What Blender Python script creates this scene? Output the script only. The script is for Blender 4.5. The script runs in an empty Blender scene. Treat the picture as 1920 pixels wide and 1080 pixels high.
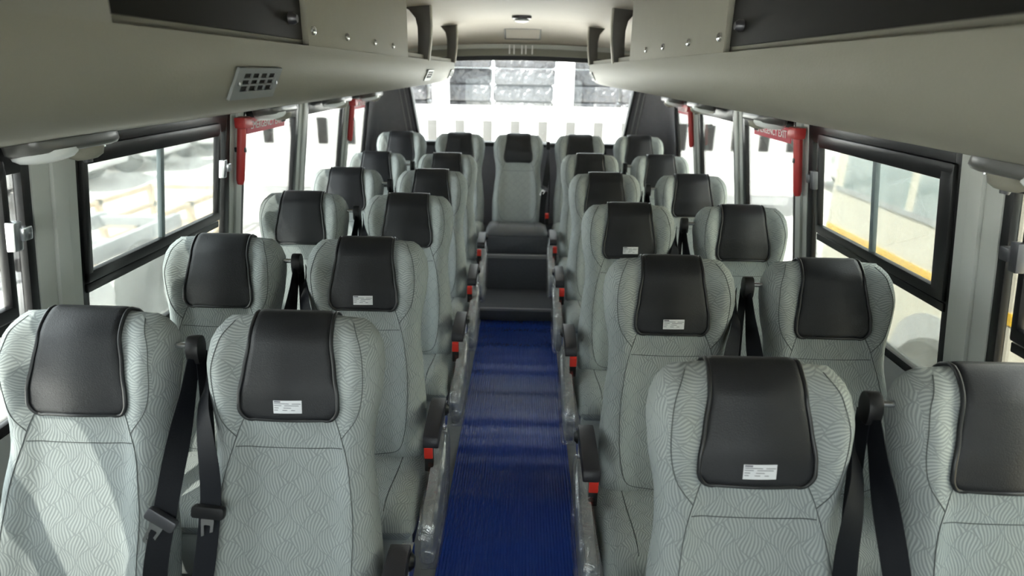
import bpy, math, random
from mathutils import Vector, Matrix

random.seed(7)
SC = bpy.context.scene
COL = SC.collection

# ------------------------------------------------------------------ camera
cam_data = bpy.data.cameras.new('camera')
cam = bpy.data.objects.new('camera', cam_data)
COL.objects.link(cam)
SC.camera = cam
cam_data.sensor_width = 36.0
cam_data.lens = 1180.0 / 1920.0 * 36.0
cam_data.clip_start = 0.02
cam_data.clip_end = 300
RIGHT = Vector((0.99966849, 0.02002919, 0.01617828))
FWD = Vector((-0.0136478, 0.94503762, -0.32667664))
UP = Vector((-0.02183215, 0.32634755, 0.94499769))
rot = Matrix((RIGHT, UP, -FWD)).transposed()
cam.matrix_world = Matrix.Translation((0.025, 0, 1.58)) @ rot.to_4x4()
cam_data.dof.use_dof = True
cam_data.dof.focus_distance = 1.75
cam_data.dof.aperture_fstop = 3.2

# ------------------------------------------------------------------ light
SC.view_settings.view_transform = 'Standard'
SC.view_settings.look = 'None'
SC.view_settings.gamma = 1.0
SC.view_settings.use_curve_mapping = False
SC.view_settings.exposure = 0.0
SC.cycles.max_bounces = 14
SC.cycles.diffuse_bounces = 7
SC.cycles.glossy_bounces = 4
SC.cycles.transparent_max_bounces = 24
SC.cycles.sample_clamp_indirect = 8.0
SC.cycles.caustics_reflective = False
SC.cycles.caustics_refractive = False

world = bpy.data.worlds.new('hazy_sky')
SC.world = world
world.use_nodes = True
bg = world.node_tree.nodes['Background']
bg.inputs[0].default_value = (0.93, 0.97, 1.0, 1)
bg.inputs[1].default_value = 7.0

sun_data = bpy.data.lights.new('sun', 'SUN')
sun = bpy.data.objects.new('sun', sun_data)
COL.objects.link(sun)
sun_data.energy = 38.0
sun_data.angle = math.radians(0.6)
sun_data.color = (1.0, 0.95, 0.88)
sun.rotation_euler = Vector((0.42, 0.42, -0.80)).to_track_quat('-Z', 'Y').to_euler()
sun.location = (-6, -6, 12)

# ------------------------------------------------------------------ materials
def principled(name, color, rough=0.5, metal=0.0, spec=0.5):
    m = bpy.data.materials.new(name)
    m.use_nodes = True
    b = m.node_tree.nodes['Principled BSDF']
    b.inputs['Base Color'].default_value = (*color, 1)
    b.inputs['Roughness'].default_value = rough
    b.inputs['Metallic'].default_value = metal
    b.inputs['Specular IOR Level'].default_value = spec
    return m

def N(m, t, **kw):
    n = m.node_tree.nodes.new(t)
    for k, v in kw.items():
        setattr(n, k, v)
    return n

def math_node(m, op, a, b=None, c=None):
    n = N(m, 'ShaderNodeMath', operation=op)
    for i, v in enumerate((a, b, c)):
        if v is None:
            continue
        if isinstance(v, (int, float)):
            n.inputs[i].default_value = v
        else:
            m.node_tree.links.new(v, n.inputs[i])
    return n.outputs[0]

def add_noise(m, scale, amount, bump=0.0, coord='Object', detail=4, bscale=None):
    """slight colour variation and fine relief"""
    nt = m.node_tree
    b = nt.nodes['Principled BSDF']
    tc = N(m, 'ShaderNodeTexCoord')
    no = N(m, 'ShaderNodeTexNoise')
    no.inputs['Scale'].default_value = scale
    no.inputs['Detail'].default_value = detail
    nt.links.new(tc.outputs[coord], no.inputs['Vector'])
    if amount:
        base = b.inputs['Base Color'].default_value[:]
        mx = N(m, 'ShaderNodeMix', data_type='RGBA')
        mx.inputs[6].default_value = tuple(max(0, c * (1 - amount)) for c in base[:3]) + (1,)
        mx.inputs[7].default_value = tuple(min(1, c * (1 + amount)) for c in base[:3]) + (1,)
        nt.links.new(no.outputs[0], mx.inputs[0])
        nt.links.new(mx.outputs[2], b.inputs['Base Color'])
    if bump:
        n2 = no
        if bscale:
            n2 = N(m, 'ShaderNodeTexNoise')
            n2.inputs['Scale'].default_value = bscale
            n2.inputs['Detail'].default_value = 3
            nt.links.new(tc.outputs[coord], n2.inputs['Vector'])
        bp = N(m, 'ShaderNodeBump')
        bp.inputs['Strength'].default_value = bump
        bp.inputs['Distance'].default_value = 0.002
        nt.links.new(n2.outputs[0], bp.inputs['Height'])
        nt.links.new(bp.outputs[0], b.inputs['Normal'])
    return m

def fabric_material(name, light, dark, q):
    """woven upholstery: leaf-shaped cells filled with curved stripes"""
    m = principled(name, light, 0.9, 0, 0.2)
    nt = m.node_tree
    b = nt.nodes['Principled BSDF']
    uv = N(m, 'ShaderNodeUVMap')
    sep = N(m, 'ShaderNodeSeparateXYZ')
    nt.links.new(uv.outputs[0], sep.inputs[0])
    U0, V0 = sep.outputs[0], sep.outputs[1]
    # wing panels beside the headrest are cut across the grain
    sd = math_node(m, 'MULTIPLY', V0, -1.0)
    au = math_node(m, 'ABSOLUTE', U0)
    lim = math_node(m, 'SUBTRACT', 0.172, math_node(m, 'MULTIPLY', math_node(m, 'MAXIMUM', math_node(m, 'SUBTRACT', sd, 0.17), 0.0), 0.6))
    c1 = math_node(m, 'LESS_THAN', au, lim)
    c2 = math_node(m, 'LESS_THAN', sd, 0.262)
    c3 = math_node(m, 'GREATER_THAN', au, math_node(m, 'MULTIPLY_ADD', math_node(m, 'SUBTRACT', sd, 0.215), 0.38, 0.098))
    c4 = math_node(m, 'GREATER_THAN', sd, 0.0)
    wing = math_node(m, 'MULTIPLY', math_node(m, 'MULTIPLY', c1, c2), math_node(m, 'MULTIPLY', c3, c4))
    inv = math_node(m, 'SUBTRACT', 1.0, wing)
    U = math_node(m, 'ADD', math_node(m, 'MULTIPLY', U0, inv), math_node(m, 'MULTIPLY', V0, wing))
    V = math_node(m, 'ADD', math_node(m, 'MULTIPLY', V0, inv), math_node(m, 'MULTIPLY', U0, wing))
    a = math_node(m, 'DIVIDE', math_node(m, 'ADD', U, V), q)
    bb = math_node(m, 'DIVIDE', math_node(m, 'SUBTRACT', V, U), q)
    a2 = math_node(m, 'ADD', a, math_node(m, 'MULTIPLY', math_node(m, 'SINE', math_node(m, 'MULTIPLY', bb, 3.1416)), 0.10))
    b2 = math_node(m, 'ADD', bb, math_node(m, 'MULTIPLY', math_node(m, 'SINE', math_node(m, 'MULTIPLY', a, 3.1416)), 0.10))
    fa = math_node(m, 'FRACT', a2)
    fb = math_node(m, 'FRACT', b2)
    par = math_node(m, 'ADD', math_node(m, 'FLOOR', a2), math_node(m, 'FLOOR', b2))
    par = math_node(m, 'PINGPONG', par, 1.0)
    sg = math_node(m, 'MULTIPLY_ADD', par, 2.0, -1.0)
    # stripes stand upright in the cell, leaning and bending to alternate sides row by row
    hh = math_node(m, 'SUBTRACT', fa, fb)
    vv = math_node(m, 'SUBTRACT', math_node(m, 'ADD', fa, fb), 1.0)
    lean = math_node(m, 'MULTIPLY', vv, math_node(m, 'MULTIPLY', sg, 0.30))
    bend = math_node(m, 'MULTIPLY', math_node(m, 'MULTIPLY', math_node(m, 'MULTIPLY', vv, vv), hh), 0.8)
    ph = math_node(m, 'ADD', math_node(m, 'ADD', hh, lean), bend)
    st = math_node(m, 'SINE', math_node(m, 'MULTIPLY', ph, 6.2832 * 4.2))
    st = math_node(m, 'MINIMUM', math_node(m, 'MAXIMUM', math_node(m, 'MULTIPLY_ADD', st, 0.9, 0.55), 0.0), 1.0)
    # outline between cells
    ea = math_node(m, 'MINIMUM', fa, math_node(m, 'SUBTRACT', 1.0, fa))
    eb = math_node(m, 'MINIMUM', fb, math_node(m, 'SUBTRACT', 1.0, fb))
    e = math_node(m, 'MINIMUM', ea, eb)
    edge = N(m, 'ShaderNodeMapRange')
    edge.inputs[1].default_value = 0.0
    edge.inputs[2].default_value = 0.045
    nt.links.new(e, edge.inputs[0])
    fac = math_node(m, 'MULTIPLY', st, edge.outputs[0])
    mx = N(m, 'ShaderNodeMix', data_type='RGBA')
    mx.inputs[6].default_value = (*dark, 1)
    mx.inputs[7].default_value = (*light, 1)
    nt.links.new(fac, mx.inputs[0])
    # weave
    tc = N(m, 'ShaderNodeTexCoord')
    no = N(m, 'ShaderNodeTexNoise')
    no.inputs['Scale'].default_value = 9
    nt.links.new(tc.outputs['Object'], no.inputs['Vector'])
    mx2 = N(m, 'ShaderNodeMix', data_type='RGBA', blend_type='MULTIPLY')
    mx2.inputs[0].default_value = 0.25
    nt.links.new(mx.outputs[2], mx2.inputs[6])
    nt.links.new(no.outputs[0], mx2.inputs[7])
    nt.links.new(mx2.outputs[2], b.inputs['Base Color'])
    bp = N(m, 'ShaderNodeBump')
    bp.inputs['Strength'].default_value = 0.35
    bp.inputs['Distance'].default_value = 0.0012
    nt.links.new(fac, bp.inputs['Height'])
    nt.links.new(bp.outputs[0], b.inputs['Normal'])
    return m

def glass_material(name, tint=(1, 1, 1), refl=1.0, haze=0.0):
    m = bpy.data.materials.new(name)
    m.use_nodes = True
    nt = m.node_tree
    nt.nodes.clear()
    out = N(m, 'ShaderNodeOutputMaterial')
    tr = N(m, 'ShaderNodeBsdfTransparent')
    tr.inputs[0].default_value = (*tint, 1)
    gl = N(m, 'ShaderNodeBsdfGlossy')
    gl.inputs['Roughness'].default_value = 0.02
    fr = N(m, 'ShaderNodeFresnel')
    fr.inputs[0].default_value = 1.35
    mx = N(m, 'ShaderNodeMixShader')
    k = math_node(m, 'MULTIPLY', fr.outputs[0], refl)
    nt.links.new(k, mx.inputs[0])
    nt.links.new(tr.outputs[0], mx.inputs[1])
    nt.links.new(gl.outputs[0], mx.inputs[2])
    last = mx.outputs[0]
    if haze:
        df = N(m, 'ShaderNodeBsdfDiffuse')
        df.inputs[0].default_value = (0.8, 0.82, 0.8, 1)
        no = N(m, 'ShaderNodeTexNoise')
        tc = N(m, 'ShaderNodeTexCoord')
        mp = N(m, 'ShaderNodeMapping')
        mp.inputs['Scale'].default_value = (6, 6, 1.2)
        nt.links.new(tc.outputs['Object'], mp.inputs[0])
        nt.links.new(mp.outputs[0], no.inputs['Vector'])
        no.inputs['Scale'].default_value = 3
        m2 = N(m, 'ShaderNodeMixShader')
        nt.links.new(math_node(m, 'MULTIPLY', no.outputs[0], haze), m2.inputs[0])
        nt.links.new(last, m2.inputs[1])
        nt.links.new(df.outputs[0], m2.inputs[2])
        last = m2.outputs[0]
    nt.links.new(last, out.inputs[0])
    return m

def film_material():
    m = bpy.data.materials.new('crinkled_film')
    m.use_nodes = True
    nt = m.node_tree
    nt.nodes.clear()
    out = N(m, 'ShaderNodeOutputMaterial')
    tr = N(m, 'ShaderNodeBsdfTransparent')
    gl = N(m, 'ShaderNodeBsdfGlossy')
    gl.inputs['Roughness'].default_value = 0.12
    tc = N(m, 'ShaderNodeTexCoord')
    no = N(m, 'ShaderNodeTexNoise')
    no.inputs['Scale'].default_value = 22
    no.inputs['Detail'].default_value = 5
    no.inputs['Distortion'].default_value = 1.2
    nt.links.new(tc.outputs['Object'], no.inputs['Vector'])
    bp = N(m, 'ShaderNodeBump')
    bp.inputs['Strength'].default_value = 1.0
    bp.inputs['Distance'].default_value = 0.012
    nt.links.new(no.outputs[0], bp.inputs['Height'])
    nt.links.new(bp.outputs[0], gl.inputs['Normal'])
    mx = N(m, 'ShaderNodeMixShader')
    mx.inputs[0].default_value = 0.30
    nt.links.new(tr.outputs[0], mx.inputs[1])
    nt.links.new(gl.outputs[0], mx.inputs[2])
    nt.links.new(mx.outputs[0], out.inputs[0])
    return m

M = {}
M['fabric'] = fabric_material('patterned_fabric', (0.48, 0.52, 0.51), (0.32, 0.352, 0.35), 0.060)
M['plain_fabric'] = add_noise(principled('plain_fabric', (0.40, 0.43, 0.42), 0.9, 0, 0.2), 60, 0.08, 0.2)
M['seam'] = principled('seam_thread', (0.10, 0.11, 0.11), 0.8)
M['leather'] = add_noise(principled('charcoal_leather', (0.016, 0.017, 0.020), 0.45, 0, 0.36), 30, 0.15, 0.35, bscale=420)
M['piping'] = principled('piping_leather', (0.018, 0.019, 0.021), 0.35)
M['grey_leather'] = add_noise(principled('grey_leather', (0.15, 0.155, 0.165), 0.40), 30, 0.1, 0.3, bscale=350)
M['label'] = principled('label_paper', (0.82, 0.83, 0.86), 0.6)
M['ink'] = principled('label_ink', (0.22, 0.22, 0.26), 0.7)
M['shell'] = add_noise(principled('grey_plastic', (0.36, 0.38, 0.385), 0.35), 15, 0.06, 0.15, bscale=200)
M['film'] = film_material()
M['armrest'] = add_noise(principled('black_armrest', (0.024, 0.023, 0.028), 0.45), 40, 0.1, 0.3, bscale=300)
M['black'] = principled('black_plastic', (0.010, 0.010, 0.011), 0.4, 0, 0.35)
M['webbing'] = add_noise(principled('belt_webbing', (0.007, 0.008, 0.011), 0.6, 0, 0.15), 300, 0.25, 0.2)
M['red'] = principled('red_plastic', (0.75, 0.035, 0.02), 0.4)
M['steel'] = principled('bright_steel', (0.65, 0.66, 0.68), 0.25, 1.0)
M['dark_steel'] = principled('dark_steel', (0.12, 0.12, 0.13), 0.4, 0.8)
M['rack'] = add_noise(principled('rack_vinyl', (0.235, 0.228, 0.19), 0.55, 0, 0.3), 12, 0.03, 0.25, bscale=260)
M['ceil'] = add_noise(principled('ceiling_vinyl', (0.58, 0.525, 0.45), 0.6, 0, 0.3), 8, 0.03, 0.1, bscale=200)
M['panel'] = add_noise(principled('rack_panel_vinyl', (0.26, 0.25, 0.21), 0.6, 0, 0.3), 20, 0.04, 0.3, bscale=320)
M['darkdoor'] = principled('smoked_hatch', (0.008, 0.0078, 0.0065), 0.6, 0, 0.12)
M['bracket'] = principled('bracket_plastic', (0.07, 0.066, 0.056), 0.5)
M['bracket_lit'] = principled('bracket_lit_edge', (0.42, 0.40, 0.34), 0.5)  # paler than the bracket: light on the inner edge painted in
M['pillar'] = add_noise(principled('pillar_panel', (0.47, 0.485, 0.46), 0.5, 0, 0.35), 14, 0.04, 0.15, bscale=300)
M['corner'] = add_noise(principled('corner_vinyl', (0.20, 0.195, 0.215), 0.7), 25, 0.12, 0.3, bscale=200)
M['wall'] = add_noise(principled('side_wall_vinyl', (0.36, 0.37, 0.36), 0.6), 14, 0.05)
M['frame'] = principled('black_window_frame', (0.008, 0.008, 0.009), 0.32, 0, 0.35)
M['rubber'] = principled('window_rubber', (0.02, 0.02, 0.022), 0.6)
M['mullion'] = principled('sash_mullion', (0.15, 0.19, 0.20), 0.35)
M['glass'] = glass_material('window_glass', (0.97, 1.0, 0.985), 0.9)
M['hazy_glass'] = glass_material('dusty_window_glass', (0.95, 0.99, 0.97), 0.9, 0.16)
M['vent'] = principled('vent_plastic', (0.19, 0.205, 0.21), 0.45)
M['slot_shade'] = principled('vent_slot_shade', (0.008, 0.008, 0.008), 0.9)  # shade inside the vent slots, put into the colour
M['lens'] = principled('lamp_lens', (0.75, 0.78, 0.78), 0.25)
M['console'] = principled('console_plastic', (0.10, 0.10, 0.095), 0.3)
M['clear'] = glass_material('clear_film', (0.96, 0.97, 0.97), 1.6)
M['hred'] = principled('handle_red', (0.47, 0.035, 0.035), 0.4)
M['sign'] = principled('sign_red', (0.50, 0.03, 0.06), 0.45)
M['white'] = principled('sign_white', (0.85, 0.83, 0.83), 0.5)
M['floor'] = add_noise(principled('grey_floor', (0.17, 0.18, 0.19), 0.5), 40, 0.15, 0.1)
M['step'] = add_noise(principled('step_vinyl', (0.085, 0.09, 0.10), 0.45), 60, 0.2, 0.2)
M['mat'] = principled('blue_pvc', (0.013, 0.045, 0.25), 0.22)
M['strip'] = principled('grey_strip', (0.30, 0.30, 0.30), 0.4)

# ------------------------------------------------------------------ mesh helpers
class MB:
    def __init__(self):
        self.v, self.f, self.uv = [], [], []
    def add(self, verts, faces, uvs=None):
        o = len(self.v)
        self.v += [tuple(p) for p in verts]
        self.f += [tuple(i + o for i in fc) for fc in faces]
        self.uv += list(uvs) if uvs else [(p[0], p[2]) for p in verts]
        return self
    def hexa(self, p):
        """8 points: bottom ring 0-3, top ring 4-7"""
        return self.add(p, [(0, 3, 2, 1), (4, 5, 6, 7), (0, 1, 5, 4), (1, 2, 6, 5), (2, 3, 7, 6), (3, 0, 4, 7)])
    def box(self, x0, x1, y0, y1, z0, z1):
        return self.hexa([(x0, y0, z0), (x1, y0, z0), (x1, y1, z0), (x0, y1, z0), (x0, y0, z1), (x1, y0, z1), (x1, y1, z1), (x0, y1, z1)])
    def grid(self, rows, close=False, uvs=None):
        n, k = len(rows), len(rows[0])
        vs = [p for r in rows for p in r]
        fs = []
        for i in range(n - 1):
            for j in range(k if close else k - 1):
                j2 = (j + 1) % k
                fs.append((i * k + j, i * k + j2, (i + 1) * k + j2, (i + 1) * k + j))
        return self.add(vs, fs, [u for r in uvs for u in r] if uvs else None)
    def prism(self, poly, axis, a, b):
        """poly: 2-D points; axis: extrude axis 'x','y','z' from a to b"""
        def P(u, v, w):
            return {'x': (w, u, v), 'y': (u, w, v), 'z': (u, v, w)}[axis]
        n = len(poly)
        vs = [P(u, v, a) for u, v in poly] + [P(u, v, b) for u, v in poly]
        fs = [tuple(range(n))[::-1], tuple(range(n, 2 * n))] + [(i, (i + 1) % n, n + (i + 1) % n, n + i) for i in range(n)]
        return self.add(vs, fs)
    def tube(self, pts, r, sides=8, closed=False, caps=True):
        pts = [Vector(p) for p in pts]
        n = len(pts)
        rr = r if isinstance(r, (list, tuple)) else [r] * n
        rings = []
        prev = None
        for i, p in enumerate(pts):
            if closed:
                t = pts[(i + 1) % n] - pts[i - 1]
            else:
                t = pts[min(i + 1, n - 1)] - pts[max(i - 1, 0)]
            t.normalize()
            if prev is None:
                a = t.orthogonal().normalized()
            else:
                a = prev - t * prev.dot(t)
                if a.length < 1e-6:
                    a = t.orthogonal()
                a.normalize()
            prev = a
            b = t.cross(a)
            rings.append([tuple(p + a * (rr[i] * math.cos(q * 2 * math.pi / sides)) + b * (rr[i] * math.sin(q * 2 * math.pi / sides))) for q in range(sides)])
        if closed:
            rings.append(rings[0])
        o = len(self.v)
        self.grid(rings, close=True)
        if caps and not closed:
            self.f.append(tuple(o + q for q in range(sides))[::-1])
            self.f.append(tuple(o + (n - 1) * sides + q for q in range(sides)))
        return self
    def lathe(self, prof, center, axis='z', seg=24):
        """prof: (radius, height) pairs around an axis"""
        rings = []
        cx, cy, cz = center
        for r, h in prof:
            ring = []
            for q in range(seg):
                a = q * 2 * math.pi / seg
                u, v = r * math.cos(a), r * math.sin(a)
                ring.append({'z': (cx + u, cy + v, cz + h), 'x': (cx + h, cy + u, cz + v), 'y': (cx + u, cy + h, cz + v)}[axis])
            rings.append(ring)
        o = len(self.v)
        self.grid(rings, close=True)
        self.f.append(tuple(o + q for q in range(seg))[::-1])
        self.f.append(tuple(o + (len(prof) - 1) * seg + q for q in range(seg)))
        return self
    def mesh(self, name, mat, smooth=True, angle=40, bevel=0.0, fix=True):
        me = bpy.data.meshes.new(name)
        me.from_pydata(self.v, [], self.f)
        me.update()
        import bmesh
        bm = bmesh.new()
        bm.from_mesh(me)
        uvl = bm.loops.layers.uv.new('UVMap')
        bm.verts.ensure_lookup_table()
        for fc in bm.faces:
            for lp in fc.loops:
                lp[uvl].uv = self.uv[lp.vert.index]
        if fix:
            bmesh.ops.recalc_face_normals(bm, faces=bm.faces)
        if bevel:
            es = [e for e in bm.edges if e.is_manifold and e.calc_face_angle(0) > 0.6]
            bmesh.ops.bevel(bm, geom=es, offset=bevel, segments=2, affect='EDGES', clamp_overlap=True, profile=0.6)
        bm.to_mesh(me)
        bm.free()
        if smooth:
            me.polygons.foreach_set('use_smooth', [True] * len(me.polygons))
            me.set_sharp_from_angle(angle=math.radians(angle))
        me.materials.append(mat)
        return me

def put(name, me, parent=None, loc=None, rotz=None):
    o = bpy.data.objects.new(name, me)
    COL.objects.link(o)
    if parent is not None:
        o.parent = parent
    if loc is not None:
        o.location = loc
    if rotz is not None:
        o.rotation_euler = (0, 0, rotz)
    return o

def part(name, mb, mat, parent, bevel=0.0, smooth=True, angle=40, label=None):
    o = put(name, mb.mesh(name, mat, smooth, angle, bevel), parent)
    if label:
        o['label'] = label
    return o

def tag(o, label, cat, group=None, kind=None):
    o['label'] = label
    o['category'] = cat
    if group:
        o['group'] = group
    if kind:
        o['kind'] = kind
    return o

def empty(name, loc=(0, 0, 0), rotz=0):
    o = bpy.data.objects.new(name, None)
    COL.objects.link(o)
    o.empty_display_size = 0.1
    o.location = loc
    o.rotation_euler = (0, 0, rotz)
    return o

def struct(name, label=None, mb=None, mat=None, bevel=0.0, smooth=True, angle=40):
    o = put(name, mb.mesh(name, mat, smooth, angle, bevel)) if mb else empty(name)
    o['kind'] = 'structure'
    if label:
        o['label'] = label
    return o

def smooth(a, b, x):
    t = min(1, max(0, (x - a) / (b - a)))
    return t * t * (3 - 2 * t)

def interp(pts, x):
    if x <= pts[0][0]:
        return pts[0][1]
    for (x0, y0), (x1, y1) in zip(pts, pts[1:]):
        if x <= x1:
            t = (x - x0) / (x1 - x0)
            t = t * t * (3 - 2 * t) * 0.5 + t * 0.5
            return y0 + (y1 - y0) * t
    return pts[-1][1]

def catmull(pts, n=8):
    out = []
    P = [Vector(p) for p in pts]
    P = [P[0] * 2 - P[1]] + P + [P[-1] * 2 - P[-2]]
    for i in range(1, len(P) - 2):
        for k in range(n):
            t = k / n
            p0, p1, p2, p3 = P[i - 1], P[i], P[i + 1], P[i + 2]
            out.append(0.5 * ((2 * p1) + (p2 - p0) * t + (2 * p0 - 5 * p1 + 4 * p2 - p3) * t * t + (3 * p1 - p0 - 3 * p2 + p3) * t ** 3))
    out.append(P[-2])
    return out

# ------------------------------------------------------------------ bus shell
Y0, YR = -1.5, 5.36          # front and rear inside ends
def wx(z, off=0.0):
    """distance of the side wall's inner face from the middle at height z (walls lean in)"""
    return 1.175 - 0.15 * (z - 1.18) + off

def wallbox(mb, side, y0, y1, z0, z1, o0, o1):
    P = []
    for z in (z0, z1):
        P += [(side * wx(z, o0), y0, z), (side * wx(z, o1), y0, z), (side * wx(z, o1), y1, z), (side * wx(z, o0), y1, z)]
    return mb.hexa(P)

# floor, step and platform
struct('floor', 'grey bus floor beside the blue mat', MB().box(-1.36, 1.36, Y0, YR + 0.05, -0.06, 0.0), M['floor'])
st = struct('trim_1', 'dark step below the rear bench')
part('step_tread', MB().box(-0.30, 0.30, 3.90, 4.30, 0.002, 0.085), M['step'], st, 0.006)
part('step_edge', MB().box(-0.30, 0.30, 3.895, 3.915, 0.070, 0.088), M['strip'], st, 0.004)
part('platform', MB().box(-1.20, 1.20, 4.30, 5.33, 0.002, 0.33), M['step'], st, 0.006)
part('platform_edge', MB().box(-0.30, 0.30, 4.285, 4.31, 0.318, 0.345), M['strip'], st, 0.006)

# side walls
WIN_Z0, WIN_Z1 = 0.70, 1.405
SIDES = ((-1, 'left'), (1, 'right'))
PILLARS = [(-1.5, 0.58), (1.485, 1.645), (2.565, 2.685), (3.37, 3.50), (4.255, 4.395), (4.93, 5.40)]  # first span: unseen solid panel instead of windows, added to cut front light
for sd, nm in SIDES:
    mb = MB()
    wallbox(mb, sd, Y0, YR, 0.0, WIN_Z0, 0.0, 0.07)
    w = struct('wall_' + nm, 'grey lower side wall of the bus', mb, M['wall'])
    mb = MB()
    wallbox(mb, sd, Y0, YR, WIN_Z1, 1.93, 0.0, 0.07)
    part('upper_wall', mb, M['wall'], w)

trim_n = 2
for sd, nm in SIDES:
    for k, (a, b) in enumerate(PILLARS):
        t = struct('trim_%d' % trim_n, 'grey window pillar or added blank panel on the %s wall' % nm)
        trim_n += 1
        mb = MB()
        wallbox(mb, sd, a, b, WIN_Z0 - 0.02, WIN_Z1 + 0.01, -0.004, 0.03)
        part('pillar_or_panel', mb, M['pillar'], t, 0.006)
        if k in (1, 2, 3, 4):
            mb = MB()
            mid = (a + b) / 2
            wallbox(mb, sd, mid - 0.022, mid + 0.030, WIN_Z0 - 0.02, WIN_Z1 + 0.01, -0.016, -0.002)
            part('pillar_rib', mb, M['pillar'], t, 0.007)

win_n = 1
for sd, nm in SIDES:
    for k in range(len(PILLARS) - 1):
        a, b = PILLARS[k][1], PILLARS[k + 1][0]
        w = struct('window_%d' % win_n, 'side window on the %s with thin black frame' % nm)
        win_n += 1
        fr = 0.028
        mb = MB()
        wallbox(mb, sd, a, a + fr, WIN_Z0, WIN_Z1, -0.001, 0.022)
        part('frame_post', mb, M['frame'], w, 0.004)
        mb = MB()
        wallbox(mb, sd, b - fr - (0.012 if k in (1, 2, 3) else 0), b, WIN_Z0, WIN_Z1, -0.001, 0.022)
        part('frame_post', mb, M['frame'], w, 0.004)
        mb = MB()
        wallbox(mb, sd, a + fr, b - fr, 1.335, WIN_Z1, -0.001, 0.022)
        part('frame_head', mb, M['frame'], w, 0.004)
        mb = MB()
        wallbox(mb, sd, a + fr, b - fr, WIN_Z0, WIN_Z0 + 0.03, -0.001, 0.022)
        part('frame_sill', mb, M['frame'], w, 0.004)
        mb = MB()
        wallbox(mb, sd, a + 0.01, b - 0.01, WIN_Z0 + 0.01, WIN_Z1 - 0.01, 0.014, 0.018)
        part('glass', mb, M['hazy_glass' if k == 1 else 'glass'], w)
        if k in (0, 1):
            # inner opening sash with two panes
            s0, s1 = a + 0.012, b - 0.105
            if k == 0:
                s0, s1 = a + 0.08, b - 0.085
            z0, z1 = 0.965, 1.372
            mb = MB()
            wallbox(mb, sd, s0, s1, z0 + 0.028, z0 + 0.062, -0.014, 0.010)
            sash = part('sash_rail', mb, M['frame'], w, 0.006)
            mb = MB()
            wallbox(mb, sd, s0, s1, z0 - 0.002, z0 + 0.024, -0.008, 0.010)
            part('sash_rail', mb, M['frame'], w, 0.004)
            mb = MB()
            wallbox(mb, sd, s0, s1, z1 - 0.050, z1, -0.014, 0.010)
            part('sash_rail', mb, M['frame'], w, 0.010)
            for (q0, q1) in ((s0, s0 + (0.022 if sd < 0 else 0.055)), (s1 - 0.020, s1)):
                mb = MB()
                wallbox(mb, sd, q0, q1, z0 + 0.03, z1 - 0.02, -0.014, 0.010)
                part('sash_stile', mb, M['frame'], w, 0.006)
            mid = s0 + (s1 - s0) * 0.50
            mb = MB()
            wallbox(mb, sd, mid - 0.012, mid + 0.010, z0 + 0.05, z1 - 0.04, -0.006, 0.010)
            part('sash_mullion', mb, M['mullion'], w, 0.004)
            # catch
            yc = s1 - 0.012
            mb = MB()
            wallbox(mb, sd, yc - 0.016, yc + 0.010, 1.165, 1.235, -0.040, -0.018)
            ct = part('catch', mb, M['steel' if sd < 0 else 'dark_steel'], w, 0.004)
            mb = MB()
            wallbox(mb, sd, yc + 0.006, yc + 0.036, 1.185, 1.218, -0.045, -0.015)
            part('catch_tongue', mb, M['steel' if sd < 0 else 'dark_steel'], ct, 0.005)

# front end with the windscreen (behind the camera)
fw = struct('wall_front', 'front end wall of the bus', MB().box(-1.30, 1.30, Y0 - 0.06, Y0, 0, 0.75), M['wall'])
part('upper_wall', MB().box(-1.30, 1.30, Y0 - 0.06, Y0, 1.55, 1.95), M['wall'], fw)
for s in (-1, 1):
    part('windscreen_post', MB().box(min(s * 1.08, s * 1.3), max(s * 1.08, s * 1.3), Y0 - 0.06, Y0, 0.75, 1.55), M['frame'], fw)
ww = struct('window_%d' % win_n, 'windscreen at the front end')
win_n += 1
part('glass', MB().box(-1.08, 1.08, Y0 - 0.035, Y0 - 0.030, 0.75, 1.55), M['glass'], ww)

# ceiling: one lofted sheet, curving down to the rear header
prof = [(Y0, 0), (1.0, 0), (3.0, 0), (4.35, 0), (4.65, -0.006), (4.85, -0.022), (5.02, -0.055), (5.15, -0.100), (5.22, -0.140)]
rows = []
for y, dz in catmull([(y, dz, 0) for y, dz in prof], 5) and [(p.x, p.y) for p in catmull([(y, dz, 0) for y, dz in prof], 5)]:
    rows.append([(x, y, 1.905 + dz - 0.035 * (x / 0.62) ** 2 if abs(x) < 0.9 else 1.905 + dz - 0.035 * (abs(x) / 0.62) ** 2.2) for x in [i * 0.0925 - 1.11 for i in range(25)]])
ce = MB().grid(rows)
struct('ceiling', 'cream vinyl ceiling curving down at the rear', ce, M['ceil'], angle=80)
put('roof_skin', MB().box(-1.30, 1.30, Y0 - 0.06, YR + 0.08, 1.925, 1.96).mesh('roof_skin', M['wall'], False), bpy.data.objects['ceiling'])

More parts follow.
